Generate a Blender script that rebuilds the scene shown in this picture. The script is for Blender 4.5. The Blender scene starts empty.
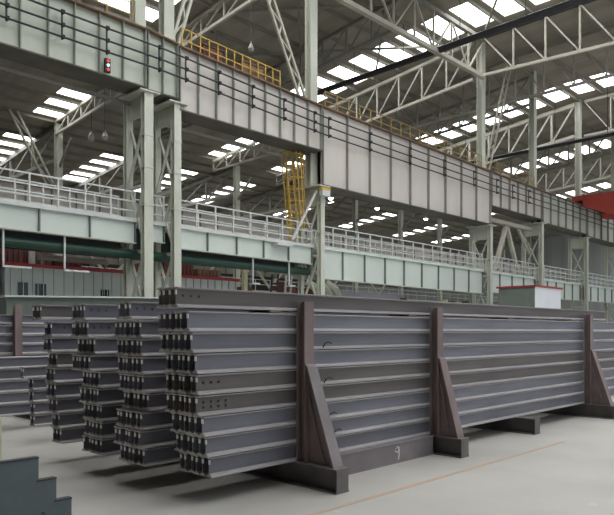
import bpy, math, random
from mathutils import Vector, Matrix
random.seed(7)
C = bpy.context.scene.collection
sc = bpy.context.scene
ORD = ['zeroth','first','second','third','fourth','fifth','sixth','seventh','eighth','ninth','tenth']

# ------------------------------------------------------------------ materials
MATS = {}
def mat(name, col, rough=.6, metal=0.0, var=.18, scale=3.0, col2=None, bump=.0, rnd=0.0, stretch=(1,1,1), emit=0, coord='Object'):
    if name in MATS: return MATS[name]
    m = bpy.data.materials.new(name); m.use_nodes = True
    nt = m.node_tree; b = nt.nodes['Principled BSDF']; L = nt.links.new
    tc = nt.nodes.new('ShaderNodeTexCoord'); mp = nt.nodes.new('ShaderNodeMapping')
    mp.inputs['Scale'].default_value = stretch
    L(tc.outputs[coord], mp.inputs['Vector'])
    nz = nt.nodes.new('ShaderNodeTexNoise'); nz.inputs['Scale'].default_value = scale
    nz.inputs['Detail'].default_value = 5
    L(mp.outputs[0], nz.inputs['Vector'])
    rp = nt.nodes.new('ShaderNodeValToRGB')
    rp.color_ramp.elements[0].position = .3; rp.color_ramp.elements[1].position = .7
    c2 = col2 or tuple(min(1, c*(1+var)) for c in col)
    c1 = col if col2 else tuple(c*(1-var) for c in col)
    rp.color_ramp.elements[0].color = (*c1, 1); rp.color_ramp.elements[1].color = (*c2, 1)
    L(nz.outputs['Fac'], rp.inputs[0])
    out = rp.outputs[0]
    if rnd:
        oi = nt.nodes.new('ShaderNodeObjectInfo'); mr = nt.nodes.new('ShaderNodeMapRange')
        mr.inputs['To Min'].default_value = 1-rnd; mr.inputs['To Max'].default_value = 1+rnd
        L(oi.outputs['Random'], mr.inputs['Value'])
        hs = nt.nodes.new('ShaderNodeHueSaturation'); L(mr.outputs[0], hs.inputs['Value']); L(out, hs.inputs['Color'])
        out = hs.outputs[0]
    L(out, b.inputs['Base Color'])
    b.inputs['Roughness'].default_value = rough; b.inputs['Metallic'].default_value = metal
    if bump:
        bp = nt.nodes.new('ShaderNodeBump'); bp.inputs['Strength'].default_value = bump
        L(nz.outputs['Fac'], bp.inputs['Height']); L(bp.outputs[0], b.inputs['Normal'])
    if emit:
        L(out, b.inputs['Emission Color']); b.inputs['Emission Strength'].default_value = emit
    MATS[name] = m
    return m

def srgb(r, g, b):
    f = lambda c: (c/255/12.92) if c/255 <= .04045 else ((c/255+.055)/1.055)**2.4
    return (f(r), f(g), f(b))

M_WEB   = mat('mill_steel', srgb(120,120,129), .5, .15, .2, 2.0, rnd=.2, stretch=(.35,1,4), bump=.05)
M_FLG   = mat('lit_worn_flange_steel', srgb(182,177,178), .5, .15, .15, 2.0, rnd=.12, stretch=(.35,1,1))  # worn flanges, made paler still for the light they catch
M_WEBB  = mat('brownish_mill_steel', srgb(114,107,105), .55, .15, .22, 2.0, rnd=.2, stretch=(.35,1,4), bump=.05)
M_WHITE = mat('white_end_mark', srgb(245,245,240), .8, 0, .05)
M_RACK  = mat('rust_brown_steel', srgb(134,117,115), .6, .05, .22, 4, stretch=(1,1,.5), bump=.05)
M_FOOT  = mat('dark_grey_steel', srgb(112,106,104), .6, .05, .25, 3)
M_SPACE = mat('lilac_grey_steel', srgb(136,128,130), .6, .05, .15, 3)
M_WOOD  = mat('pale_timber', srgb(160,145,120), .8)
M_GIRD  = mat('pale_grey_paint', srgb(204,197,190), .55, 0, .07, .8, stretch=(1,1,.4))
M_GIRDL = mat('greenish_grey_paint', srgb(188,192,178), .55, 0, .07, .8, stretch=(1,1,.4))
M_WALK  = mat('pale_green_paint', srgb(206,215,207), .5, 0, .06, .7, stretch=(1,1,.4))
M_COL   = mat('column_paint', srgb(196,198,184), .55, 0, .08, 1.5, stretch=(1,1,.3))
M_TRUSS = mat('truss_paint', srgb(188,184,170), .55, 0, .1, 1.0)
M_TRUSSD= mat('dim_dusty_truss_paint', srgb(140,138,128), .6, 0, .12, 1.0)  # also darkens the right-hand girder stiffeners in place of shade
M_DARK  = mat('dark_pipe_paint', srgb(52,52,56), .5, 0, .15, 1)
M_OLIVE  = mat('olive_grey_steel', srgb(92,90,80), .8, 0, .2, 1)  # darker olive grey for bottom flanges, rear plates and rails
M_YEL   = mat('yellow_paint', srgb(196,160,66), .5, 0, .15, 2)
M_YELD  = mat('dull_ochre_paint', srgb(164,136,84), .6, 0, .2, 2)
M_RUST  = mat('rust_deck', srgb(128,104,84), .8, 0, .25, 2)
M_RAIL  = mat('white_grey_rail', srgb(206,208,206), .45, .1, .06, 1)
M_GREEN = mat('dark_green_paint', srgb(30,64,52), .5, 0, .2, 1)
M_ROOF  = mat('dusty_roof_sheet', srgb(160,155,142), .85, 0, .2, .35, stretch=(2,.3,1))
M_PURL  = mat('purlin_steel', srgb(140,136,125), .8, 0, .1, 1)
M_WALLF = mat('hazed_wall_sheet', srgb(178,184,182), .8, 0, .15, .5, stretch=(2,2,.1))  # colour lightened to stand in for haze at the far end
M_WALLD = mat('dark_wall_sheet', srgb(70,70,68), .9, 0, .15, .5, stretch=(2,2,.1))
M_HUTW  = mat('white_cabin_panel', srgb(236,238,242), .5, 0, .03, 1)
M_HUT   = mat('white_sheet_panel', srgb(196,204,200), .6, 0, .05, 1)
M_RED   = mat('red_trim_paint', srgb(160,50,54), .5, 0, .1, 2)
M_REDC  = mat('crane_red_paint', srgb(158,56,44), .5, 0, .12, 1)
M_GLASSD= mat('dark_glazing', srgb(40,46,48), .2, 0, .1, 2)
M_BLACK = mat('black_paint', srgb(26,26,28), .6)
M_BLUE  = mat('blue_grey_steel', srgb(92,104,106), .5, .1, .14, 4, bump=.04)
M_BROWN = mat('brown_machine_paint', srgb(104,66,58), .6, 0, .2, 3)
M_LILAC = mat('lilac_grey_panel', srgb(162,160,170), .6, 0, .06, .6, stretch=(1,1,.3))
M_LAMPG = mat('lamp_glass', srgb(170,170,162), .3, 0, .03)
M_LIT   = mat('lit_lamp', (1,.98,.92), .5, 0, .02, emit=14)
M_LR    = mat('lit_red_signal', (.8,.04,.05), .5, 0, .02, emit=.5)
M_LG    = mat('lit_green_signal', (.45,1,.75), .5, 0, .02, emit=1.0)
M_SKY   = mat('daylit_roof_glazing', (.96,.98,1), .5, 0, .02, .5, emit=5.0)
M_PLINE = mat('worn_orange_floor_paint', srgb(206,164,128), .7, 0, .1, 2.2, col2=srgb(168,162,152))
M_GCANE = mat('greenish_grey_plate', srgb(112,122,114), .6, .1, .12, 2)
M_STIF = mat('shaded_stiffener_paint', srgb(150,156,146), .6, 0, .1, 2)  # set darker than the girder plate for the shade the fins cast
M_CREAM = mat('cream_paint', srgb(214,212,178), .6, 0, .08, 3)

def floor_mat():
    m = bpy.data.materials.new('worn_concrete'); m.use_nodes = True
    nt = m.node_tree; b = nt.nodes['Principled BSDF']; L = nt.links.new
    tc = nt.nodes.new('ShaderNodeTexCoord')
    n1 = nt.nodes.new('ShaderNodeTexNoise'); n1.inputs['Scale'].default_value = .55; n1.inputs['Detail'].default_value = 4
    L(tc.outputs['Object'], n1.inputs['Vector'])
    r1 = nt.nodes.new('ShaderNodeValToRGB')
    r1.color_ramp.elements[0].position=.35; r1.color_ramp.elements[1].position=.68
    r1.color_ramp.elements[0].color=(*srgb(176,173,167),1); r1.color_ramp.elements[1].color=(*srgb(192,189,183),1)
    L(n1.outputs['Fac'], r1.inputs[0])
    n2 = nt.nodes.new('ShaderNodeTexNoise'); n2.inputs['Scale'].default_value = 2.6; n2.inputs['Detail'].default_value = 2
    L(tc.outputs['Object'], n2.inputs['Vector'])
    r2 = nt.nodes.new('ShaderNodeValToRGB')
    r2.color_ramp.elements[0].position=.735; r2.color_ramp.elements[1].position=.78
    r2.color_ramp.elements[0].color=(0,0,0,1); r2.color_ramp.elements[1].color=(.5,.5,.5,1)
    L(n2.outputs['Fac'], r2.inputs[0])
    mx = nt.nodes.new('ShaderNodeMixRGB'); L(r2.outputs[0], mx.inputs['Fac']); L(r1.outputs[0], mx.inputs[1])
    mx.inputs[2].default_value = (*srgb(205,203,196),1)
    L(mx.outputs[0], b.inputs['Base Color']); b.inputs['Roughness'].default_value = .62
    b.inputs['Specular IOR Level'].default_value = .3
    bp = nt.nodes.new('ShaderNodeBump'); bp.inputs['Strength'].default_value=.05; L(n1.outputs['Fac'], bp.inputs['Height']); L(bp.outputs[0], b.inputs['Normal'])
    return m
M_FLOOR = floor_mat()

# ------------------------------------------------------------------ mesh builder
class MB:
    def __init__(s): s.v=[]; s.f=[]; s.mi=[]
    def hexa(s, p, mi=0):            # 8 points: bottom 4, top 4
        n=len(s.v); s.v += [tuple(q) for q in p]
        for f in ((0,3,2,1),(4,5,6,7),(0,1,5,4),(1,2,6,5),(2,3,7,6),(3,0,4,7)):
            s.f.append(tuple(n+i for i in f)); s.mi.append(mi)
        return s
    def box(s, x0,y0,z0,x1,y1,z1, mi=0):
        return s.hexa([(x0,y0,z0),(x1,y0,z0),(x1,y1,z0),(x0,y1,z0),(x0,y0,z1),(x1,y0,z1),(x1,y1,z1),(x0,y1,z1)], mi)
    def bar(s, a, b, w, h=None, mi=0, up=(0,0,1)):
        a=Vector(a); b=Vector(b); h=h or w; d=(b-a).normalized(); u=Vector(up)
        if abs(d.dot(u))>.97: u=Vector((1,0,0))
        r=d.cross(u).normalized()*(w/2); t=r.cross(d).normalized()*(h/2)
        return s.hexa([a-r-t,a+r-t,b+r-t,b-r-t,a-r+t,a+r+t,b+r+t,b-r+t], mi)
    def tube(s, pts, r, n=8, mi=0):
        pts=[Vector(p) for p in pts]; base=len(s.v)
        for i,p in enumerate(pts):
            d=(pts[min(i+1,len(pts)-1)]-pts[max(i-1,0)]).normalized()
            u=Vector((0,0,1)) if abs(d.z)<.9 else Vector((1,0,0))
            a=d.cross(u).normalized(); b=a.cross(d).normalized()
            rr=r[i] if isinstance(r,(list,tuple)) else r
            for k in range(n):
                t=2*math.pi*k/n; s.v.append(tuple(p+a*math.cos(t)*rr+b*math.sin(t)*rr))
        for i in range(len(pts)-1):
            for k in range(n):
                k2=(k+1)%n
                s.f.append((base+i*n+k,base+i*n+k2,base+(i+1)*n+k2,base+(i+1)*n+k)); s.mi.append(mi)
        s.f.append(tuple(base+k for k in range(n))[::-1]); s.mi.append(mi)
        s.f.append(tuple(base+(len(pts)-1)*n+k for k in range(n))); s.mi.append(mi)
        return s
    def prism(s, poly, y0, y1, mi=0):     # poly of (x,z), extruded along y
        n=len(poly); b=len(s.v)
        s.v += [(x,y0,z) for x,z in poly]+[(x,y1,z) for x,z in poly]
        s.f.append(tuple(b+i for i in range(n))); s.mi.append(mi)
        s.f.append(tuple(b+n+i for i in range(n))[::-1]); s.mi.append(mi)
        for i in range(n):
            j=(i+1)%n; s.f.append((b+i,b+n+i,b+n+j,b+j)); s.mi.append(mi)
        return s
    def mesh(s, name, *mats):
        me=bpy.data.meshes.new(name); me.from_pydata(s.v,[],s.f)
        for m in mats: me.materials.append(m)
        for p,i in zip(me.polygons,s.mi): p.material_index=i
        me.update(); return me
    def build(s, name, *mats, parent=None, loc=None):
        o=bpy.data.objects.new(name, s.mesh(name,*mats)); C.objects.link(o)
        if loc: o.location=loc
        if parent: o.parent=parent; o.location = tuple(-Vector(parent.location)) if loc is None else loc
        import bmesh
        bm=bmesh.new(); bm.from_mesh(o.data); bmesh.ops.recalc_face_normals(bm, faces=bm.faces); bm.to_mesh(o.data); bm.free()
        return o
def thing(name, label, cat, loc=(0,0,0), group=None):
    o=bpy.data.objects.new(name,None); C.objects.link(o); o.location=loc; o.empty_display_size=.2
    o['label']=label; o['category']=cat
    if group: o['group']=group
    return o
def tag(o, label, cat, group=None):
    o['label']=label; o['category']=cat
    if group: o['group']=group
    return o
def struct(o): o['kind']='structure'; return o
def interp(tab, x):
    if x<=tab[0][0]: return tab[0][1]
    for (a,za),(b,zb) in zip(tab,tab[1:]):
        if x<=b: return za+(zb-za)*(x-a)/(b-a)
    return tab[-1][1]

# ------------------------------------------------------------------ shell
struct(MB().box(-14,-10,-.2,112,108,0).build('floor', M_FLOOR))
ROOFT=[(-10,21.0),(21.2,21.05),(36,19.6),(50,18.2),(64,16.9),(108,16.9)]
zr=lambda y: interp(ROOFT,y)
XE0,XE1=-14,112
strips=[]      # (x0,x1,yfrom,yto)
for x,x2 in ((1.0,4.8),(34.0,37.2),(50.5,53.6),(67.2,70.2),(84.0,87),(100.0,103)): strips.append((x,x2,-8,38))
strips.append((17.5,21.0,-8,38))
for x in (6.5,12,22.8): strips.append((x,x+3.8,-8,16))  # extra unseen overhead strips, added to brighten the near bay
for x in (20.6,37,45,62,71,84): strips.append((x,x+2.2,44,50))
for x in (20.6,29.2,37.2,45,58,71,84,95): strips.append((x,x+2.5,54,64))
for x in (29.3,37.5,45.8,54,62.3,70.5,79,87,95.5): strips.append((x,x+1.9,72,80))
for x in (45.8,54,62.3,70.5,79,87,95.5,104): strips.append((x,x+1.9,88,98))
roof=MB(); panes={s:MB() for s in strips}
y=-10.0
while y<108-1e-6:
    ye=min(y+2.0,108)
    for a,b,pane in ((y,y+1.4,True),(y+1.4,ye,False)):
        if a>=ye: continue
        b=min(b,ye)
        act=[s for s in strips if s[2]<=y and ye<=s[3]] if pane else []
        act.sort(); x=XE0
        za,zb=zr(a),zr(b)
        def slab(x0,x1):
            roof.hexa([(x0,a,za),(x1,a,za),(x1,b,zb),(x0,b,zb),(x0,a,za+.12),(x1,a,za+.12),(x1,b,zb+.12),(x0,b,zb+.12)])
        for s in act:
            if s[0]>x: slab(x,s[0])
            panes[s].hexa([(s[0],a,za+.05),(s[1],a,za+.05),(s[1],b,zb+.05),(s[0],b,zb+.05),(s[0],a,za+.07),(s[1],a,za+.07),(s[1],b,zb+.07),(s[0],b,zb+.07)])
            x=s[1]
        slab(x,XE1)
    y=ye
ceil=struct(roof.build('ceiling', M_ROOF))
for i,s in enumerate(strips): struct(panes[s].build('window_%d'%(i+1), M_SKY))  # skylight panes, the added overhead strips among them
y=-9.8+1.6
k=0
while y<60:
    MB().box(8,y-.05,zr(y)-.24,XE1-1,y+.05,zr(y)).build('purlin', M_PURL, parent=ceil); y+=2.0
for (x0,y0,x1,y1) in ((22.6,23,30,30),(30,23,22.6,30),(22.6,30,30,37),(30,30,22.6,37),(30,23,37.6,30),(37.6,23,30,30),(30,8,37.6,15),(37.6,8,30,15),(30,15,37.6,21),(37.6,15,30,21),(22.6,37,30,44),(30,37,22.6,44)):
    MB().bar((x0,y0,zr(y0)-.35),(x1,y1,zr(y1)-.35),.12).build('roof_brace', M_TRUSSD, parent=ceil)
struct(MB().box(-14,108,0,112,108.3,21).build('wall_back', M_WALLD))
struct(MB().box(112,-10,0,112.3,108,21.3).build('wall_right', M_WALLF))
struct(MB().box(-14.3,-10,0,-14,108,21.3).build('shade_wall_left', M_WALLD))  # unseen wall, put in to keep the left side dark
struct(MB().box(-14,-10.3,0,3,-10,21).build('shade_wall_front', M_WALLD))  # unseen partial wall, added to cut sky light on the left stacks

# orange floor line
ln=MB(); ln.box(1.5,4.03,0,9.6,4.085,.003)
tag(ln.build('painted_line', M_PLINE),'worn orange painted line on the concrete floor along the aisle','line')

# ------------------------------------------------------------------ steel beams
def beam_mesh(L, H, holes=(), body=M_WEB, W=.086, tf=.011, tw=.008):
    m=MB()
    H-=.011; tr=.022; q=tw/2
    for f,W,te,tr2 in ((lambda z:z,.09,.015,.034),(lambda z:H-z,.078,.008,.02)):
        sec=[(-W/2,f(0)),(W/2,f(0)),(W/2,f(te)),(q,f(tr2)),(-q,f(tr2)),(-W/2,f(te))]
        n=len(m.v); m.v += [(0,a,b) for a,b in sec]+[(L,a,b) for a,b in sec]
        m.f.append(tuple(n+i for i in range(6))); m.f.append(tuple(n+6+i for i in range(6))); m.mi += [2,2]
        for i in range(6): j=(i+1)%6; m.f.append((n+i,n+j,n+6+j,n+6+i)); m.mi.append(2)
    tf=tr; x=.012; z0=tf; z1=H-tf
    for (hx,zlist) in holes:
        m.box(x,-tw/2,z0,hx-.013,tw/2,z1); zz=z0
        for hz in sorted(zlist):
            m.box(hx-.013,-tw/2,zz,hx+.013,tw/2,hz-.011); zz=hz+.011
        m.box(hx-.013,-tw/2,zz,hx+.013,tw/2,z1); x=hx+.013
    m.box(x,-tw/2,z0,L,tw/2,z1)
    # web end with a small white block near the top
    m.box(0,-tw/2,z0,.012,tw/2,z1-.046); m.box(0,-.011,z1-.046,.012,.011,z1-.004,1); m.box(0,-tw/2,z1-.004,.012,tw/2,z1)
    o=m.mesh('steel_beam_mesh', body, M_WHITE, M_FLG)
    import bmesh
    bm=bmesh.new(); bm.from_mesh(o); bmesh.ops.recalc_face_normals(bm, faces=bm.faces); bm.to_mesh(o); bm.free()
    return o
H3=tuple((x,(.11,)) for x in (.08,.17,.26)); H6=tuple((x,(.075,.125)) for x in (.08,.17,.26,.35))
meshes={}
def bmesh_for(L,H,hk,body):
    k=(L,H,hk,body.name)
    if k not in meshes: meshes[k]=beam_mesh(L,H,{0:(),1:H3,2:H6}[hk],body)
    return meshes[k]
ROW=['bottom row','second row up','third row up','fourth row up','fifth row up','sixth row up','seventh row up','eighth row up','loose top row']
NTH=['front face','second from front','third from front','fourth from front','fifth from front','rearmost']
PITCH=.094
def beam(x,y,z,L,H,hk,body,label,group):
    o=bpy.data.objects.new('steel_joist',bmesh_for(L,H,hk,body)); C.objects.link(o)
    o.location=(x,y,z); o['label']=label; o['category']='beam'; o['group']=group
    return o
def stack(word, group, y0, xs, counts, dz, L, holes={}, brown=(), front_only=False, topgap=.02, jitter=.015, only=None):
    z=.25; n=len(xs)
    for r,(x,cnt) in enumerate(zip(xs,counts)):
        if r==n-1 and n==9: z+=topgap
        for k in range(cnt):
            if front_only and k>0 and r<n-1: continue
            pos='front face' if k==0 else ('rearmost' if k==cnt-1 else ORD[k+1]+' from front')
            rowname='loose top row' if (n==9 and r==8) else ('top row' if r==n-1 else ROW[r])
            LL=L if not (n==9 and r==8) else round(L-1.5,2)
            beam(x+(random.uniform(-jitter,jitter) if k else 0), y0+PITCH/2+k*PITCH, z+r*dz*0, LL, dz, holes.get(r,0) if k==0 else 0,
                 M_WEBB if r in brown else M_WEB,
                 'grey steel I-beam in %s, %s, %s'%(word,rowname,pos), group)
        z+=dz
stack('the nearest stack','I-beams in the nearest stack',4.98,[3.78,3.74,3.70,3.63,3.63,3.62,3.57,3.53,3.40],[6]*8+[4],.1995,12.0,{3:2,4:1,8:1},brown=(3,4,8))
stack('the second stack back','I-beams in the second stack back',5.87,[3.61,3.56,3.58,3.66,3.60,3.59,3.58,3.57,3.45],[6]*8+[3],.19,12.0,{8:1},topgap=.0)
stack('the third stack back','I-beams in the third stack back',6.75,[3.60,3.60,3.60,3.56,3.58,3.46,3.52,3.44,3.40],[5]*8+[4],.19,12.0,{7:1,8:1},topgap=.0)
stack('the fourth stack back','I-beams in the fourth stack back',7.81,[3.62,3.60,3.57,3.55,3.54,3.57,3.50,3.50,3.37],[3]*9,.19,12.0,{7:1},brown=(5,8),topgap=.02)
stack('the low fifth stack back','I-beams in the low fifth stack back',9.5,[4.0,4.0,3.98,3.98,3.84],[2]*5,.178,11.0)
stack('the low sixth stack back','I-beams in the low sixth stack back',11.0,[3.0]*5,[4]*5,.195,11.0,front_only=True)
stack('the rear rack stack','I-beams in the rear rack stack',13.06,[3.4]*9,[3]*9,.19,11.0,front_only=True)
for x in (4.55,7.0,9.7,12.2):
    tag(MB().box(x,5.0,1.8462,x+.16,5.34,1.8658).build('timber_spacer', M_WOOD),
        'pale timber spacer under loose top beams, %s'%{4.55:'left of the nearest post',7.0:'left of the second post',9.7:'midway between second and third posts',12.2:'left of the third post'}[x],'spacer','timber spacers under the top row')
# tie wires hooked over the bottom flanges of the front beams
for (x,z,w) in ((5.33,1.46,'seventh'),(5.35,1.06,'fifth'),(5.42,.66,'third'),(5.5,.46,'second')):
    m=MB(); m.tube([(x,4.982,z+.006),(x+.02,4.965,z+.055),(x+.09,4.965,z+.065),(x+.15,4.985,z+.045)],.007,6)
    tag(m.build('tie_wire', M_BLACK),'short dark wire hook on the nearest stack, %s row up, right of the post'%w,'wire','wire hooks right of the nearest post')

# ------------------------------------------------------------------ rack frames
def hsec_y(m,xc,y0,y1,z0,H,W,tf=.014,tw=.012,stiff=True):
    m.box(xc-W/2,y0,z0,xc+W/2,y1,z0+tf); m.box(xc-W/2,y0,z0+H-tf,xc+W/2,y1,z0+H); m.box(xc-tw/2,y0+.001,z0+tf,xc+tw/2,y1,z0+H-tf)
def rack(X,y0,y1,py,ztop,label,foot_mat=M_FOOT,post=True,brace=True):
    t=thing('rack_frame',label,'rack',(X,py,0),'steel rack frames holding the beams')
    f=MB(); hsec_y(f,X,y0,y1,0,.249,.2); f.build('foot_beam',foot_mat,parent=t)
    e=MB(); e.box(X-.09,y0+.0,.014,X+.09,y0+.012,.235); e.build('end_plate',M_FOOT,parent=t)
    if post:
        p=MB(); a,b=X-.07,X+.07; yf,yb=py-.06,py+.06; zt=ztop
        p.box(a,yf,.25,b,yf+.012,zt); p.box(a,yb-.012,.25,b,yb,zt); p.box(X-.006,yf+.012,.25,X+.006,yb-.012,zt)
        p.build('post',M_RACK,parent=t)
        if not brace: return t
        br=MB(); ya,za=yf-.002,1.27; yb2,zb=y0+.07,.25
        d=.014
        br.hexa([(a+.01,yb2,zb),(b+.02,yb2,zb),(b+.02,yb2+.03,zb),(a+.01,yb2+.03,zb),(a+.01,ya-.028,za),(b+.02,ya-.028,za),(b+.02,ya,za+.03),(a+.01,ya,za+.03)])
        br.build('brace',M_SPACE if X<6 else M_RACK,parent=t)
        g=MB()
        n=len(g.v)
        g.hexa([(X-.006,yb2+.03,.25),(X+.006,yb2+.03,.25),(X+.006,yf,.25),(X-.006,yf,.25),(X-.006,yf-.012,1.25),(X+.006,yf-.012,1.25),(X+.006,yf,1.25),(X-.006,yf,1.25)])
        g.build('gusset_plate',M_RACK,parent=t)
        rb=MB(); rb.bar((X-.02,yf-.02,.95),(X-.02,yb2+.16,.27),.03,.012); rb.build('rib',M_SPACE,parent=t)
        h=MB(); h.tube([(X-.012,yb2+.2,.38),(X-.0065,yb2+.2,.38)],.014,10); h.build('hole_disc',M_BLACK,parent=t)  # black disc stands in for the hole in the gusset
    return t
rack(4.97,4.37,10.35,4.905,1.965,'brown steel rack frame nearest the camera, its sloped brace on a long foot beam')
rack(7.5,4.47,10.35,4.905,1.965,'second brown steel rack frame, at the middle of the front stack')
rack(10.0,4.65,10.35,4.905,0,'low foot beam without a post, under the stack between second and third posts',post=False)
rack(12.75,4.4,10.35,4.905,1.97,'third brown rack frame, at the right edge of the picture')
rack(5.12,10.6,14.2,12.98,2.17,'brown rack post of the rear rack, at the far left behind the stacks',brace=False)
rack(10.4,10.6,14.2,12.98,2.17,'rear rack frame further along, hidden mostly behind the front stacks',brace=False)
m=MB(); X0,X1=5.075,7.395; yy=4.93
m.box(X0,yy-.05,0,X1,yy+.05,.012); m.box(X0,yy-.05,.236,X1,yy+.05,.248); m.box(X0,yy-.035,.012,X1,yy-.023,.236)
t=thing('tie_joist','lilac grey floor beam between the first two rack frames with a chalk scribble','beam',(6.2,4.93,0))
m.build('beam_body',M_SPACE,parent=t)
c=MB(); yq=yy-.037
c.tube([(6.574,yq,.19),(6.548,yq,.15),(6.600,yq,.13),(6.626,yq,.18),(6.587,yq,.21),(6.626,yq,.19),(6.633,yq,.1),(6.619,yq,.04)],.011,6)
c.build('chalk_mark',M_WHITE,parent=t)

# ------------------------------------------------------------------ stepped bracket, front left
t=thing('stepped_bracket','blue grey stepped steel bracket in the near left corner','bracket',(1.0,3.2,0))
xs=[(.05,1.02),(1.36,.905),(1.455,.785)]
#poly=[(.05,0),(.05,1.03),(1.365,1.03),(1.365,.905),(1.455,.905),(1.455,.79),(1.535,.79),(1.535,0),(1.38,0),(1.38,.745),(1.28,.745),(1.1,.735),(1.1,0)]
p=MB(); p.box(.05,3.2,.75,1.365,3.212,1.02); p.box(1.365,3.2,.75,1.455,3.212,.905); p.box(1.455,3.2,.0,1.535,3.212,.79)
p.box(1.39,3.2,.0,1.455,3.212,.75); p.box(.05,3.2,0,1.24,3.212,.75)
p.build('web_plate',M_BLUE,parent=t)
f=MB()
for a,b,z in ((.05,1.365,1.02),(1.355,1.455,.905),(1.445,1.535,.79)): f.box(a,3.195,z,b,3.235,z+.008)
f.build('tread_edge',M_DARK,parent=t)
s=MB(); s.box(.05,3.4,0,1.5,3.41,.77); s.box(.05,3.212,0,.07,3.6,.5); s.box(1.2,3.212,0,1.22,3.6,.5); s.box(0.0,3.15,0,1.54,3.65,.012); s.build('base_and_back_plate',M_BLUE,parent=t)  # upright back plate added to darken the cutout, plus ribs and base
# ------------------------------------------------------------------ left edge post
t=thing('marker_post','pale yellow short post at the left picture edge','post',(2.93,7.78,0))
MB().box(2.79,7.72,.06,2.865,7.80,.66).build('post',M_CREAM,parent=t)
MB().box(2.76,7.66,0,2.885,7.82,.06).build('base',M_GCANE,parent=t)

# ------------------------------------------------------------------ crane columns (row 1)
YG=21.2
TOP=[(0,12.8),(13.7,12.78),(14.6,12.6),(22.5,12.28),(38.65,12.0),(46.2,11.9),(60,11.8),(112,11.8)]
P1=[(0,12.3),(13.7,12.25),(22.5,11.78),(38.65,11.55),(112,11.4)]
ztop=lambda x: interp(TOP,x)
def hcol(m,xc,yc,z0,z1,wx,wy,tf=.03):
    m.box(xc-wx/2,yc-wy/2,z0,xc+wx/2,yc-wy/2+tf,z1); m.box(xc-wx/2,yc+wy/2-tf,z0,xc+wx/2,yc+wy/2,z1); m.box(xc-.02,yc-wy/2+tf,z0,xc+.02,yc+wy/2-tf,z1)
colinfo=[(13.1,10.55,'left column of the pair under the traffic light span',.38,0),(14.37,10.45,'right column of the pair under the traffic light span',.32,0),
 (22.55,8.55,'pale steel column at the left end of the deep crane girder',.26,0),(38.65,8.55,'pale steel column at the right end of the deep crane girder',.3,0),
 (46.2,9.6,'pale column right of the deep girder, left of the red crane',.34,0),(54.6,9.4,'pale column below the red crane',.34,0),(62.8,9.4,'hazy pale column at the right picture edge',.34,0)]
for (x,zt,lab,w,_) in colinfo:
    t=thing('crane_stanchion',lab,'column',(x,YG,0),'columns carrying the crane girders')
    m=MB(); hcol(m,x,YG,0,zt-.05,w,.26)
    m.build('front_leg',M_COL,parent=t)
    for z in (3.2,6.3,7.7,8.9):
        if z<zt-.3: MB().box(x-w/2-.015,YG-.15,z,x+w/2+.015,YG+.15,z+.05).build('collar',M_COL,parent=t)
    m=MB(); hcol(m,x,22.55,0,zt-.05,w*.75,.24); m.build('rear_leg',M_COL,parent=t)
    m=MB(); m.box(x-.02,21.37,9.7 if x<20 else zt-.9,x+.02,22.4,zt-.05); m.build('head_plate',M_COL,parent=t)
    z=zt-1.0 if x>20 else 9.4
    while z>.5:
        z2=max(z-2.3,.3)
        MB().bar((x-.06,21.35,z),(x-.06,22.45,z2),.1,.06).build('diagonal',M_COL,parent=t)
        MB().bar((x+.06,22.45,z),(x+.06,21.35,z2),.1,.06).build('diagonal',M_COL,parent=t)
        MB().bar((x,21.35,z2),(x,22.45,z2),.12,.12).build('strut',M_COL,parent=t)
        z=z2-.15
    m=MB(); hcol(m,x,21.85,zt-.05,zr(21.8)-.05,.46,.4); m.build('upper_column',M_COL,parent=t)
    MB().box(x-.42,YG-.24,zt-.05,x+.42,22.7,zt).build('cap_plate',M_COL,parent=t)

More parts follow.
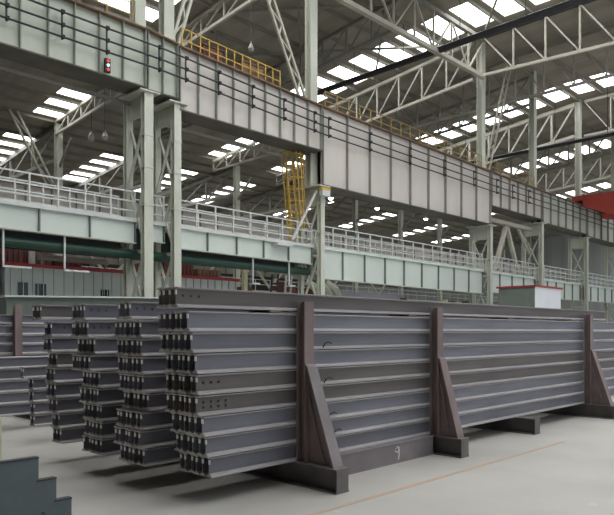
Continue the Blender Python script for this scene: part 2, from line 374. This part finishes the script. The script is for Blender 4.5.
# ------------------------------------------------------------------ crane girders
spans=[(2.0,13.0,10.68,.95,M_GIRDL,'greenish grey crane girder over the left, carrying the signal light'),
 (13.06,14.4,10.62,.6,M_GIRDL,'short crane girder piece on top of the paired columns'),
 (14.46,22.5,10.22,.92,M_GIRD,'pale crane girder between paired columns and the deep girder'),
 (22.56,38.6,8.62,1.72,M_GIRD,'long deep pale crane girder in the middle of the hall'),
 (38.7,46.15,9.85,1.3,M_GIRD,'crane girder just right of the deep girder'),
 (46.25,54.55,9.65,1.3,M_GIRDL,'greenish crane girder behind the end of the red crane'),
 (54.65,70,9.5,1.5,M_GIRDL,'furthest crane girder running out of the right edge')]
for (a,b,zb,sp,mt,lab) in spans:
    t=thing('crane_girder',lab,'girder',((a+b)/2,YG,zb),'crane girders along the column row')
    za,zc=ztop(a+.05),ztop(b-.05)
    MB().hexa([(a,YG,zb),(b,YG,zb),(b,YG+.03,zb),(a,YG+.03,zb),(a,YG,za),(b,YG,zc),(b,YG+.03,zc),(a,YG+.03,za)]).build('web_plate',mt,parent=t)
    MB().hexa([(a,YG-.22,za),(b,YG-.22,zc),(b,YG+.9,zc),(a,YG+.9,za),(a,YG-.22,za+.05),(b,YG-.22,zc+.05),(b,YG+.9,zc+.05),(a,YG+.9,za+.05)]).build('top_flange',M_RUST,parent=t)
    MB().box(a,YG-.16,zb-.05,b,YG+.95,zb).build('bottom_flange',M_OLIVE,parent=t)
    MB().box(a,YG+.93,zb-.05,b,YG+.96,min(za,zc)).build('rear_dark_plate',M_OLIVE,parent=t)
    if b-a>5 and a<20: MB().box(a,YG+.97,zb-.42,b,YG+1.05,zb-.3).build('lower_lateral',M_TRUSSD,parent=t)
    n=max(1,int(round((b-a)/sp)))
    for i in range(n+1):
        x=a+.03+(b-a-.06)*i/n; zt=ztop(x)
        MB().box(x-.016,YG-.15,zb,x+.016,YG,zt).build('stiffener',M_STIF if a<20 else M_TRUSSD,parent=t)  # both stiffener colours carry the fins' shade
    MB().hexa([(a,YG+.2,za+.05),(b,YG+.2,zc+.05),(b,YG+.3,zc+.05),(a,YG+.3,za+.05),(a,YG+.2,za+.17),(b,YG+.2,zc+.17),(b,YG+.3,zc+.17),(a,YG+.3,za+.17)]).build('crane_rail',M_OLIVE,parent=t)
# conductor pipes clamped to the girder face
for k,w in enumerate(('top','middle','bottom')):
    dz=(0,-.43,-.83)[k]
    m=MB(); m.tube([(x,YG-.25,interp(P1,x)+dz) for x in (2,8,13.7,18,22.5,30,38.65,46,54,62,70)],.035,6)
    tag(m.build('conductor_pipe',M_DARK),'dark pipe along the crane girder face, %s of the three'%w,'pipe','three dark pipes on the girder')
def brackets(xs,mt,zone):
    for i,x in enumerate(xs):
        t=thing('pipe_bracket','dark pipe bracket on the %s, %s from its left end'%(zone,ORD[i+1]),'bracket',(x,YG-.2,interp(P1,x)),'brackets holding the three pipes')
        z=interp(P1,x)
        MB().box(x-.025,YG-.2,z-.9,x+.025,YG-.155,z+.12).build('bracket_bar',mt,parent=t)
        for dz in (0,-.43,-.83): MB().box(x-.05,YG-.32,z+dz-.05,x+.05,YG-.2,z+dz+.06).build('clamp',M_BLACK,parent=t)
brackets((7.95,9.75,11.37,13.5),M_DARK,'left girder')
brackets((14.7,16.3,18.1,19.95,21.9),M_DARK,'second girder')
brackets((22.9,26.0,29.45,32.9,36.3),M_DARK,'deep girder')
brackets((39.2,41.4,43.8),M_DARK,'girder right of the deep one')

# signal light
t=thing('signal_light','small three-lamp signal light, red green red, on the left crane girder','signal',(11.37,20.95,10.72))
MB().box(11.27,20.93,10.72,11.47,21.04,11.2).build('housing',M_BLACK,parent=t)
for z,mm in ((11.11,M_LR),(10.96,M_LG),(10.81,M_LR)):
    MB().tube([(11.37,20.93,z),(11.37,20.89,z)],.052,10).build('signal_lamp',mm,parent=t)

# ------------------------------------------------------------------ walkway girders + handrails
YW=21.62
WT=[(0,5.78),(13.7,5.70),(22.5,5.62),(38.65,5.52),(46,5.45),(70,5.4)]
wspans=[(2,12.85,.76,1.85,'pale green walkway girder at the left, over the white hut'),(13.35,14.1,.62,.8,'short walkway girder piece between the paired columns'),
 (14.6,22.33,.76,1.55,'pale walkway girder between paired columns and the next column'),(22.78,38.4,1.4,1.72,'long deep pale walkway girder under the deep crane girder'),
 (38.9,45.95,1.25,1.7,'hazy walkway girder right of the deep one'),(46.5,54.3,1.25,1.7,'hazy walkway girder below the red crane'),(54.9,68,1.2,1.7,'furthest walkway girder at the right picture edge')]
for (a,b,h,sp,lab) in wspans:
    t=thing('walkway_girder',lab,'walkway',((a+b)/2,YW,interp(WT,a)-h),'walkway girders with handrails')
    za,zb_=interp(WT,a),interp(WT,b)
    def quadbox(y0,y1,a0,a1,b0,b1): return MB().hexa([(a,y0,a0),(b,y0,b0),(b,y1,b0),(a,y1,a0),(a,y0,a1),(b,y0,b1),(b,y1,b1),(a,y1,a1)])
    quadbox(YW,YW+.03,za-h,za,zb_-h,zb_).build('web_plate',M_WALK,parent=t)
    quadbox(YW-.12,YW+1.2,za,za+.05,zb_,zb_+.05).build('deck',M_WALK,parent=t)
    quadbox(YW-.1,YW+.15,za-h-.04,za-h,zb_-h-.04,zb_-h).build('bottom_flange',M_COL,parent=t)
    if a<20: MB().box(a,22.75,4.45,b,22.82,za-.02).build('rear_dark_plate',M_DARK,parent=t)  # dark sheet standing in for the shadow under the walkway
    n=max(1,int(round((b-a)/sp)))
    for i in range(n+1):
        x=a+.03+(b-a-.06)*i/n
        MB().box(x-.02,YW-.1,interp(WT,x)-h,x+.02,YW,interp(WT,x)).build('stiffener',M_GCANE,parent=t)
    for yy,tagname in ((YW-.05,'front'),(YW+1.15,'rear')):
        for k,hz in enumerate((1.08,.72,.36)):
            MB().bar((a,yy,za+.05+hz),(b,yy,zb_+.05+hz),.05,.05).build('rail',M_RAIL,parent=t)
        n2=max(1,int(round((b-a)/.98)))
        if a<34.0 or True:
            for i in range(n2+1):
                x=a+.05+(b-a-.1)*i/n2; z=interp(WT,x)
                MB().box(x-.028,yy-.028,z+.05,x+.028,yy+.028,z+1.13).build('rail_post',M_RAIL,parent=t)
    quadbox(YW-.13,YW-.11,za+.0,za+.14,zb_,zb_+.14).build('toe_board',M_RAIL if a<20 else M_WALK,parent=t)

# green pipe and services beneath the walkway
def pipe(name,pts,r,mt,lab,cat,n=10):
    return tag(MB().tube(pts,r,n).build(name,mt),lab,cat)
pipe('green_pipe',[(2,21.92,4.62),(13,21.92,4.55),(22.4,21.92,4.5)],.18,M_GREEN,'large dark green pipe running under the walkway on the left','pipe',14)
for x in (8.1,10.15,18.7,20.9):
    t=thing('pipe_hanger','thin pale hanger under the walkway, %s'%{8.1:'leftmost in view',10.15:'above the pale stub post',18.7:'right of the paired columns',20.9:'left of the yellow ladder column'}[x],'hanger',(x,21.7,4.9),'pipe hangers under the walkway')
    MB().box(x-.03,21.66,3.75,x+.03,21.72,4.95).build('rod',M_RAIL,parent=t)
    MB().box(x-.03,21.66,3.72,x+.9 if x<10.5 else x+.4,21.72,3.78).build('foot_bar',M_RAIL,parent=t)
tag(MB().box(10.3,24.2,4.32,13.2,24.3,4.5).box(10.3,24.15,4.5,13.2,24.35,4.53).box(10.4,24.2,4.12,10.5,24.3,4.32).box(13,24.2,4.12,13.1,24.3,4.32).build('service_girder',M_TRUSSD),'grey beam above the white hut roof, left of the paired columns','beam')

# ------------------------------------------------------------------ upper railing on the crane girder
def rail_run(a,b,y,mt,lab,step=.9,h=1.0):
    t=thing('girder_railing',lab,'railing',((a+b)/2,y,ztop(a)),'yellow railings on top of the crane girders')
    for hz in (h,h*.55): MB().bar((a,y,ztop(a)+.05+hz),(b,y,ztop(b)+.05+hz),.04).build('rail',mt,parent=t)
    n=int(round((b-a)/step))
    for i in range(n+1):
        x=a+(b-a)*i/n; MB().box(x-.022,y-.022,ztop(x)+.05,x+.022,y+.022,ztop(x)+.05+h+.02).build('rail_post',mt,parent=t)
    MB().hexa([(a,y+.04,ztop(a)+.05),(b,y+.04,ztop(b)+.05),(b,y+.06,ztop(b)+.05),(a,y+.06,ztop(a)+.05),(a,y+.04,ztop(a)+.3),(b,y+.04,ztop(b)+.3),(b,y+.06,ztop(b)+.3),(a,y+.06,ztop(a)+.3)]).build('kick_plate',mt,parent=t)
rail_run(9.6,12.7,21.55,M_YELD,'ochre railing on the left crane girder beside the upper columns')
rail_run(14.9,20.2,21.55,M_YEL,'bright yellow railing on the girder right of the paired columns',.45)
rail_run(23.2,38.2,21.55,M_YELD,'dull yellow railing along the top of the deep girder',.9)
rail_run(39.3,45.8,21.55,M_YELD,'dull yellow railing on the girder right of the deep one',.9)
for (x0,x1,y,z,mt,lab) in ((16.0,17.0,21.65,12.62,M_BROWN,'rusty brown cable box behind the yellow railing, left one'),(18.0,19.3,21.65,12.55,M_RUST,'rusty cable drum box behind the yellow railing, right one')):
    m=MB(); m.box(x0,y,z,x1,y+.4,z+.75); m.box(x0-.05,y-.05,z+.75,x1+.05,y+.45,z+.8); m.box(x0-.05,y-.05,z-.06,x1+.05,y+.45,z)
    tag(m.build('cable_box',mt),lab,'box')

# ------------------------------------------------------------------ yellow caged ladder by the column
t=thing('caged_ladder','yellow caged access ladder beside the column left of the deep girder','ladder',(21.7,22.4,5.7))
LX=lambda z: 21.95-.35*(z-5.7)/4.6
for dx in (-.25,.25): MB().bar((LX(5.7)+dx,22.38,5.68),(LX(10.2)+dx,22.38,10.15),.08).build('stringer',M_YEL,parent=t)
for i in range(15):
    z=5.9+i*.3; MB().bar((LX(z)-.25,22.38,z),(LX(z)+.25,22.38,z),.045).build('rung',M_YEL,parent=t)
def CR(z): return .42+.16*max(0,(z-7.2)/3)
for i in range(7):
    z=6.7+i*.55; R_=CR(z)
    MB().tube([(LX(z)+R_*math.cos(a),22.38-.72*math.sin(a),z) for a in [math.pi*q/8 for q in range(9)]],.03,6).build('hoop',M_YEL,parent=t)
for q in range(0,9):
    a=math.pi*q/8
    MB().tube([(LX(z)+CR(z)*math.cos(a),22.38-.72*math.sin(a),z) for z in (6.6,8.3,10.1)],.03,6).build('cage_bar',M_YEL if q%3 else M_YELD,parent=t)
m=MB(); m.bar((20.9,21.46,5.85),(22.3,21.25,8.3),.09); tag(m.build('strut',M_RAIL),'pale slanting strut in front of the yellow ladder','strut')
m=MB(); m.box(19.75,21.2,5.5,20.7,21.6,5.62); tag(m.build('landing_step',M_RAIL),'small pale landing step on the walkway edge below the ladder','step')
t=thing('box_lamp','small box lamp with yellow lid on the column left of the deep girder','lamp',(22.1,20.9,8.3))
MB().box(22.2,20.8,8.28,22.8,21.01,8.4).build('lid',M_YEL,parent=t); MB().box(22.24,20.8,8.02,22.76,21.01,8.28).build('lamp_body',M_RAIL,parent=t)

# ------------------------------------------------------------------ lattice braces over the girders
def lattice(a,b,w,lab,mt=M_TRUSS,r=.07,n=10,dirv=(1,0,0)):
    t=thing('lattice_brace',lab,'brace',a,'lattice braces in the column rows')
    a=Vector(a); b=Vector(b); d=Vector(dirv)*w/2
    for s_ in (-1,1): MB().bar(a+d*s_,b+d*s_,r*1.6).build('chord',mt,parent=t)
    lc=MB()
    for i in range(n):
        p=a.lerp(b,i/n); q=a.lerp(b,(i+1)/n); s_=1 if i%2 else -1
        lc.bar(p-d*s_,q+d*s_,r*.8)
    lc.build('lacing',mt,parent=t)
lattice((22.2,21.9,12.4),(18.0,21.9,20.4),.45,'lattice brace leaning left from the column left of the deep girder',n=14)
lattice((39.4,21.9,12.1),(42.6,21.9,20.2),.55,'lattice brace leaning right from the column right of the deep girder',n=14,r=.06)
lattice((14.7,21.9,12.8),(16.8,21.9,19.5),.3,'steep brace rising right from the paired columns',M_COL)
lattice((22.2,49.5,12.66),(19.2,49.5,18.1),.6,'double slanting brace in the second column row, far left',n=3,r=.09)
# chevron between columns right of deep girder
t=thing('chevron_brace','pale inverted V brace below the girder right of the deep one','brace',(42.4,22,5))
MB().bar((38.9,22.0,9.2),(46,22.0,9.2),.3,.25).build('cross_beam',M_TRUSS,parent=t)
MB().bar((42.4,22.0,9.1),(40.6,22.0,5.6),.24).build('diagonal',M_TRUSS,parent=t)
MB().bar((42.4,22.0,9.1),(44.3,22.0,5.6),.24).build('diagonal',M_TRUSS,parent=t)
MB().bar((45.9,22.0,7.4),(44.2,22.0,9.0),.16).build('knee_brace',M_TRUSS,parent=t)

# ------------------------------------------------------------------ roof trusses
def truss(X,y0,y1,zb,zt,lab,mt=M_TRUSS,mtop=None,panel=2.05,w=.115,group='roof trusses across the bays',stagger=True):
    t=thing('roof_truss',lab,'truss',(X,y0,zb(y0)),group)
    n=max(2,int(round(abs(y1-y0)/panel))); ys=[y0+(y1-y0)*i/n for i in range(n+1)]
    c=MB(); c2=MB()
    for a,b in zip(ys,ys[1:]):
        c.bar((X,a,zb(a)),(X,b,zb(b)),w*1.5,w*1.5); c2.bar((X,a,zt(a)),(X,b,zt(b)),w*1.8,w*1.8)
    c.build('bottom_chord',mt,parent=t); c2.build('top_chord',mtop or mt,parent=t)
    for i,yv in enumerate(ys):
        if i in (0,): continue
        MB().bar((X,yv,zb(yv)),(X,yv,zt(yv)),w*.85,up=(0,1,0)).build('vertical',mt,parent=t)
    for i,(a,b) in enumerate(zip(ys,ys[1:])):
        ya,yb=(a,b) if i%2 else (b,a)
        MB().bar((X,b,zb(b)),(X,a,zt(a)),w*.7).build('diagonal',mt,parent=t)
bot=[(-10,17.3),(13,17.75),(21.2,18.2),(31,17.35),(37,17.1),(50,16.9)]
ZT=lambda y: zr(y)-.4
ZB=lambda y: interp(bot,y)
ZB22=lambda y: interp([(21.2,19.3),(26.5,19.2),(32.7,18.7),(41,17.7),(49,17.1)],y)
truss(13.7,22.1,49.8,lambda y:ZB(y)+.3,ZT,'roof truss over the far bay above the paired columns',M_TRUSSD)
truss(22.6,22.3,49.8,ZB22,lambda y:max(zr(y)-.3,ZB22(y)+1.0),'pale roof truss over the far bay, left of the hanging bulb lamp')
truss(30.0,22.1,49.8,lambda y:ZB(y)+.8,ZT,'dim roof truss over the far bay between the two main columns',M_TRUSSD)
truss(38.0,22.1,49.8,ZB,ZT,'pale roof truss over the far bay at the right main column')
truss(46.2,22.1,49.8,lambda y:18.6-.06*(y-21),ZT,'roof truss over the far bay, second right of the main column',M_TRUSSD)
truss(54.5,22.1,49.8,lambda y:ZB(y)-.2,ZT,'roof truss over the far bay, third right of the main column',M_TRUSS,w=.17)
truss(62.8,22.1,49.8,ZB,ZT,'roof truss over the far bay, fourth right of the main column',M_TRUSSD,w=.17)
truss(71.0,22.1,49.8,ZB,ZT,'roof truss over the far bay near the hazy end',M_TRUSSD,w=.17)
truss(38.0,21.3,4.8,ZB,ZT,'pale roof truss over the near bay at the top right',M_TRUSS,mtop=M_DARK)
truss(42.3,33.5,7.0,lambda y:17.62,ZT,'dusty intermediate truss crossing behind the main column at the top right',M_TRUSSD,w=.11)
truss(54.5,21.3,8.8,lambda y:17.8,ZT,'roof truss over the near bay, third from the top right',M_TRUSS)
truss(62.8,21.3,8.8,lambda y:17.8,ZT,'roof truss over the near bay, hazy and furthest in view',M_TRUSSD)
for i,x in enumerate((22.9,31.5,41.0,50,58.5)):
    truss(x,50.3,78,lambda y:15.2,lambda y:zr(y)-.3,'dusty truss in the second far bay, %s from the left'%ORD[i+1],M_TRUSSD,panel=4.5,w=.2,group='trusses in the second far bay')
# jack truss along the column row
t=thing('jack_truss','pale lengthwise truss from the main column towards the camera, at the top','truss',(30,21.5,18.2))
xs=[22.8+(38.4-22.8)*i/8 for i in range(9)]
MB().bar((22.8,21.5,18.2),(38.4,21.5,18.2),.28,.24).build('bottom_chord',M_TRUSS,parent=t)
MB().bar((22.8,21.5,20.6),(38.4,21.5,20.6),.28,.24).build('top_chord',M_TRUSSD,parent=t)
for i in range(8):
    MB().bar((xs[i],21.5,18.2),(xs[i],21.5,20.6),.1,up=(1,0,0)).build('vertical',M_TRUSS,parent=t)
    a,b=(xs[i],xs[i+1]) if i%2 else (xs[i+1],xs[i])
    MB().bar((a,21.5,18.2),(b,21.5,20.6),.1).build('diagonal',M_TRUSS,parent=t)
def hangpipe(x,y0,y1,z,rr,lab):
    t=thing('dark_pipe',lab,'pipe',(x,y0,z))
    MB().tube([(x,y0,z),(x,y1,z)],rr,10).build('pipe_run',M_DARK,parent=t)
    y=y0+1
    while y<y1: MB().box(x-.015,y-.015,z,x+.015,y+.015,zr(y)).build('hanger_rod',M_DARK,parent=t); y+=4

hangpipe(33,3,33,18.32,.19,'thick dark pipe hung across the bay under the first skylight strip')
hangpipe(50.4,5,34,16.3,.15,'second dark pipe hung across the bay, beyond the main column')

# ------------------------------------------------------------------ lamps
def bulb(x,y,z,zc,lab,s=1.0):
    t=thing('hanging_lamp',lab,'lamp',(x,y,z),'hanging high-bay lamps')
    MB().tube([(x,y,z+.5*s),(x,y,zc)],.02,6).build('cable',M_DARK,parent=t)
    MB().tube([(x,y,z+.5*s),(x,y,z+.3*s)],.1*s,10).build('cap',M_TRUSSD,parent=t)
    MB().tube([(x,y,z+.3*s),(x,y,z+.12*s),(x,y,z-.12*s),(x,y,z-.3*s),(x,y,z-.38*s)],[.1*s,.2*s,.28*s,.22*s,.08*s],12).build('bulb',M_LAMPG,parent=t)
bulb(20.58,24,15.4,20.7,'clear bulb lamp hanging above the yellow railing',.55)
bulb(46.2,29,17.0,18.5,'small bulb lamp under the truss left of the main column',.6)
bulb(13.6,25.3,9.9,19,'small bulb lamp hanging left of the paired columns',.5)
bulb(22.6,44,15.7,18,'bulb lamp hanging from the far truss end, left',.9)
for i,x in enumerate((24.5,28.3,33.0,)):
    t=thing('lit_lamp','lit white lamp under the deep crane girder, %s from its left column'%ORD[i+1],'lamp',(x,22.3,8.3),'lit lamps under the deep girder')
    MB().tube([(x,22.35,8.56),(x,22.35,8.42)],[.06,.16],10).build('shade',M_TRUSSD,parent=t)
    MB().tube([(x,22.35,8.42),(x,22.35,8.34)],[.13,.08],10).build('bulb',M_LIT,parent=t)

# ------------------------------------------------------------------ further column rows
for (yr,rw) in ((50,'second'),(79,'third')):
    for i in range(11 if yr<60 else 8):
        x=22.9+ (8.9*i if yr>60 else 9.05*i)
        if x>110: break
        t=thing('far_stanchion','pale column in the %s column row back, %s from the left'%(rw,ORD[i+1] if i<10 else 'last'),'column',(x,yr,0),'columns in the further rows')
        m=MB(); hcol(m,x,yr,0,zr(yr)-.05,.5,.5); m.build('shaft',M_COL if yr<60 else M_TRUSSD,parent=t)
        m=MB(); m.bar((x,yr-.2,14.6),(x,yr-2.2,16.4),.16); m.build('knee_brace',M_TRUSSD,parent=t)
    t=thing('far_crane_girder','long dusty crane girder of the %s column row back'%rw,'girder',(60,yr,10.4))
    MB().box(6,yr-.75,10.4,110,yr-.7,12.6).build('web_plate',M_GIRD if yr<60 else M_TRUSSD,parent=t)
    MB().box(6,yr-.95,12.6,110,yr-.3,12.66).build('top_flange',M_RUST,parent=t)
    MB().box(6,yr-.95,10.34,110,yr-.3,10.4).build('bottom_flange',M_OLIVE,parent=t)
    for i in range(50):
        x=8+i*2.0; MB().box(x-.03,yr-.9,10.4,x+.03,yr-.75,12.6).build('stiffener',M_TRUSSD,parent=t)
    t=thing('far_walkway','dusty walkway with railing in the %s column row back'%rw,'walkway',(60,yr,4.9))
    MB().box(6,yr-.5,4.9,110,yr-.45,5.7).build('web_plate',M_WALK,parent=t)
    MB().box(6,yr-.6,5.7,110,yr+.6,5.75).build('deck',M_COL,parent=t)
    for hz in (1.1,.6): MB().box(6,yr-.55,5.75+hz-.03,110,yr-.5,5.75+hz+.03).build('rail',M_RAIL,parent=t)
    for i in range(52):
        x=7+i*2.0; MB().box(x-.03,yr-.56,5.75,x+.03,yr-.5,6.85).build('rail_post',M_RAIL,parent=t)

# diagonal bracing between the second-row columns
for i in range(5):
    x0=22.9+9.05*i; x1=x0+9.05; xm=(x0+x1)/2
    t=thing('portal_brace','dusty V brace in the second column row back, bay %s from the left'%ORD[i+1],'brace',(xm,50,6),'V braces in the second column row')
    for (a,b) in ((x0+.3,xm),(x1-.3,xm)): MB().bar((a,50.1,10.2),(b,50.1,6.1),.2).build('diagonal',M_TRUSS,parent=t)
    MB().bar((x0+.3,50.1,10.1),(x1-.3,50.1,10.1),.16).build('tie',M_TRUSS,parent=t)

# ------------------------------------------------------------------ white hut under the walkway
t=thing('site_hut','long white panelled hut with red roof edge under the walkway','hut',(15,24,0))
w=MB(); x=9.1
w.box(9.03,24,0,13.9,24.1,4.0); w.box(13.9,24.02,0,19.7,24.12,4.0); w.box(9.03,24.1,0,9.13,27.5,4.0); w.box(19.6,24.12,0,19.7,27.5,4.0)
w.build('wall',M_HUT,parent=t)
sm=MB()
for i in range(27): sm.box(9.2+i*.4,23.985,0,9.215+i*.4,24.02 if i>11 else 24.0,4.0)
sm.build('panel_seam',M_TRUSSD,parent=t)
MB().box(8.95,23.9,4.0,19.8,27.6,4.12).build('roof_edge',M_RED,parent=t)
for (a,b,z0,z1,n) in ((9.48,9.83,2.85,3.42,1),(10.12,10.26,2.85,3.4,0),(10.3,10.5,2.85,3.4,0),(12.72,12.84,3.03,3.3,0),(12.9,13.06,3.03,3.3,0),(17.4,17.75,2.98,3.14,0)):
    f=MB().box(a,23.95,z0,b,24.02,z1).build('window',M_GLASSD,parent=t)
    MB().box((a+b)/2-.012,23.94,z0,(a+b)/2+.012,23.96,z1).build('mullion',M_HUT,parent=f).location=tuple(-Vector(t.location)-Vector(f.location))
MB().box(8.6,24.2,0,8.94,24.5,3.98).build('corner_panel',M_GLASSD,parent=t)
# clutter on the hut roof
for i,(a,b,h,mt) in enumerate(((9.1,10.1,.55,M_BROWN),(10.15,11.0,.7,M_RUST),(11.1,12.2,.45,M_BROWN),(14.9,15.8,.45,M_RUST),(16.0,17.6,.55,M_BROWN),(17.9,19.2,.4,M_RUST))):
    m=MB(); m.box(a,24.6,4.12,b,25.4,4.12+h)
    for k in range(int((b-a)/.2)): m.box(a+.04+k*.2,24.55,4.14,a+.1+k*.2,24.6,4.1+h)
    tag(m.build('crate',mt),'rusty brown crate on the hut roof, %s from the left'%ORD[i+1],'crate','crates on the hut roof')
t=thing('stub_post','pale square stub post above the hut roof edge, left','post',(10.3,24.4,4.12))
MB().box(10.05,24.35,4.17,10.26,24.5,4.72).build('post',M_RAIL,parent=t); MB().box(10.0,24.3,4.12,10.29,24.54,4.17).build('base',M_RAIL,parent=t)

# yard frames and machines right of the hut
t=thing('yellow_post','cream upright post right of the white hut','post',(20.2,24,0)); 
MB().box(20.15,24,0,20.36,24.2,4.5).build('shaft',M_CREAM,parent=t); MB().box(20.1,23.95,4.5,20.41,24.25,4.6).build('cap',M_CREAM,parent=t)
def machine(x,y,w_,d_,h,mt,lab):
    t=thing('machine',lab,'machine',(x,y,0))
    MB().box(x,y,0,x+w_,y+d_,h*.7).build('body',mt,parent=t)
    MB().box(x+w_*.2,y,h*.7,x+w_*.8,y+d_*.8,h).build('head',M_BROWN,parent=t)
    MB().tube([(x+w_*.5,y-.25,h*.8),(x+w_*.5,y,h*.8)],min(w_,h)*.14,12).build('motor',M_GCANE,parent=t)
machine(21.0,25.5,1.2,1.2,3.9,M_BROWN,'brown machine under the walkway beside the cream post')
machine(24.8,26.5,1.6,1.2,4.4,M_BROWN,'brown machine under the walkway left of the yellow ladder column')
machine(28.2,28,2.0,1.5,4.3,M_GCANE,'grey green machine behind the column at the deep girder')
for i,(x,y,lab) in enumerate(((22.4,25,'left'),(23.4,25,'right'))):
    t=thing('ladder','pale leaning ladder among the machines, %s one'%lab,'ladder',(x,y,0))
    for dx in (0,.4): MB().bar((x+dx,y,0),(x+dx+.5,y,4.6),.08).build('stile',M_DARK if i==0 else M_RAIL,parent=t)
    for k in range(14): MB().bar((x+.5*(k*.32+.2)/4.6,y,k*.32+.2),(x+.4+.5*(k*.32+.2)/4.6,y,k*.32+.2),.05).build('rung',M_RAIL,parent=t)
t=thing('pipe_rack','rack of pale curved ducts behind the column at the deep girder','ducts',(26,25,0))
for k in range(3): MB().tube([(26.2+k*.8,24.6,0),(26.2+k*.8,24.6,3.3),(26.0+k*.8,24.8,4.0),(25.6+k*.8,25.2,4.4)],.22,10).build('duct',M_COL,parent=t)
t=thing('panel_screen','lilac grey panel partition beyond the stack, under the deep girder','partition',(34,27,0))
MB().box(28.5,26.5,0,36.5,26.6,4.1).build('panel',M_LILAC,parent=t); MB().box(36.5,26.5,0,44,26.6,3.6).build('panel',M_GCANE,parent=t)
m=MB().tube([(36.2,26.48,3.55),(36.2,26.2,3.55)],.35,14); tag(m.build('fan',M_BLACK),'round dark fan on the lilac partition','fan')
MB().box
for i in range(6):
    m=MB(); x=40+i*1.0; m.box(x,25.4,0,x+.3,25.9,3.9-.1*(i%3)); m.box(x-.08,25.35,3.2,x+.38,25.95,3.35)
    tag(m.build('rusty_post',M_RUST if i%2 else M_CREAM),'upright rusty post behind the stack, %s of six from the left'%ORD[i+1],'post','rusty posts under the walkway')
# red-trimmed cabin
t=thing('crane_cabin','white and grey cabin with red trim standing right of the deep girder','cabin',(37,18,0))
MB().box(35.2,16.53,3.0,38.6,18.75,4.15).build('wall',M_GCANE,parent=t)
MB().box(35.2,16.5,2.75,38.6,16.53,4.15).build('end_wall',M_HUTW,parent=t)
MB().box(35.1,16.4,4.15,38.7,18.85,4.25).build('roof_edge',M_RED,parent=t)
MB().box(35.6,16.8,0,38.3,18.6,2.75).build('base',M_DARK,parent=t)
MB().box(35.2,16.53,2.75,38.6,18.75,3.0).build('floor_frame',M_DARK,parent=t)

# red overhead crane
t=thing('overhead_crane','red overhead crane bridge at the right picture edge','crane',(51.5,20.8,12))
br=MB()
def seg(x0,x1,y0,y1,za0,za1,zb0,zb1): br.hexa([(x0,y0,za0),(x1,y0,za0),(x1,y1,zb0),(x0,y1,zb0),(x0,y0,za1),(x1,y0,za1),(x1,y1,zb1),(x0,y1,zb1)])
seg(52.6,54,6,18.3,10.7,12.5,10.7,12.5); seg(52.6,54,18.3,20.7,10.7,12.5,11.6,12.5)
br.build('bridge_girder',M_REDC,parent=t)
MB().hexa([(56.6,6,9.9),(58,6,9.9),(58,19.5,9.9),(56.6,19.5,9.9),(56.6,6,11.3),(58,6,11.3),(58,19.5,11.3),(56.6,19.5,11.3)]).build('bridge_girder',M_REDC,parent=t)
MB().box(52.5,20.7,12.1,58.2,21.5,12.5).build('end_truck',M_REDC,parent=t)
MB().box(56.7,19.5,11.2,57.9,20.7,12.4).build('bracket',M_REDC,parent=t)
for x in (53.4,57.2): MB().tube([(x,21.40,12.09),(x,21.5,12.09)],.09,12).build('wheel',M_DARK,parent=t)
# big grey box behind the left stacks
t=thing('box_girder','greenish grey steel box lying behind the left stacks','girder',(7,16,0))
MB().hexa([(6.05,16,1.0),(12,16,1.0),(12,17,1.0),(6.05,17,1.0),(6.05,16,2.46),(12,16,2.62),(12,17,2.62),(6.05,17,2.46)]).build('box_body',M_GCANE,parent=t)
MB().hexa([(5.98,15.9,2.46),(12,15.9,2.62),(12,17.1,2.62),(5.98,17.1,2.46),(5.98,15.9,2.5),(12,15.9,2.66),(12,17.1,2.66),(5.98,17.1,2.5)]).build('top_plate',M_WALK,parent=t)
for x in (6.5,11): MB().box(x,16,0,x+.3,17,1.0).build('trestle',M_FOOT,parent=t)
for i in range(3):
    m=MB(); z=2.05+i*.2; m.tube([(2.5,17.5,z),(7.6,17.5,z)],.09,10)
    m.box(3+i*.01,17.42,0,3.1+i*.01,17.58,z-.05) if i==0 else None
    m.box(7.2,17.42,0,7.3,17.58,z-.05) if i==0 else None
    tag(m.build('white_pipe',M_RAIL),'white pipe at the far left, %s of the three'%('lowest','middle','highest')[i],'pipe','white pipes at the far left')
# far hall clutter visible through the gap: stacked ducts and screens
for i,(x,y,w_,h,mt) in enumerate(((30,44,6,4.5,M_GCANE),(44,46,8,4.0,M_LILAC),(60,46,6,5,M_GCANE),(72,44,7,4.2,M_WALK),(84,40,7,5,M_LILAC))):
    t=thing('far_shed','dusty shed in the far bay, %s from the left'%ORD[i+1],'shed',(x,y,0),'sheds in the far bay')
    MB().box(x,y,0,x+w_,y+2.5,h).build('wall',mt,parent=t); MB().box(x-.2,y-.2,h,x+w_+.2,y+2.7,h+.15).build('roof',M_TRUSSD,parent=t)
    MB().box(x+w_*.4,y-.03,0,x+w_*.6,y,2.4).build('door',M_DARK,parent=t)

# ------------------------------------------------------------------ light, world, camera
wd=bpy.data.worlds.new('World'); sc.world=wd; wd.use_nodes=True
bg=wd.node_tree.nodes['Background']; bg.inputs[0].default_value=(.86,.93,1,1); bg.inputs[1].default_value=.7
F=650.0
import math as _m
a=_m.atan((945-307)/F)
cam=bpy.data.cameras.new('Camera'); co=bpy.data.objects.new('Camera',cam); C.objects.link(co); sc.camera=co
co.location=(0,0,1.65); co.rotation_euler=(_m.radians(90),0,-(_m.pi/2-a))
cam.sensor_fit='HORIZONTAL'; cam.sensor_width=36; cam.lens=F/614*36
cam.shift_y=(331-257.5)/614; cam.clip_end=400; cam.clip_start=.05
vs=sc.view_settings; vs.view_transform='Standard'; vs.look='None'; vs.gamma=1; vs.use_curve_mapping=False; vs.exposure=.12
sc.cycles.use_denoising=True
sc.cycles.max_bounces=6
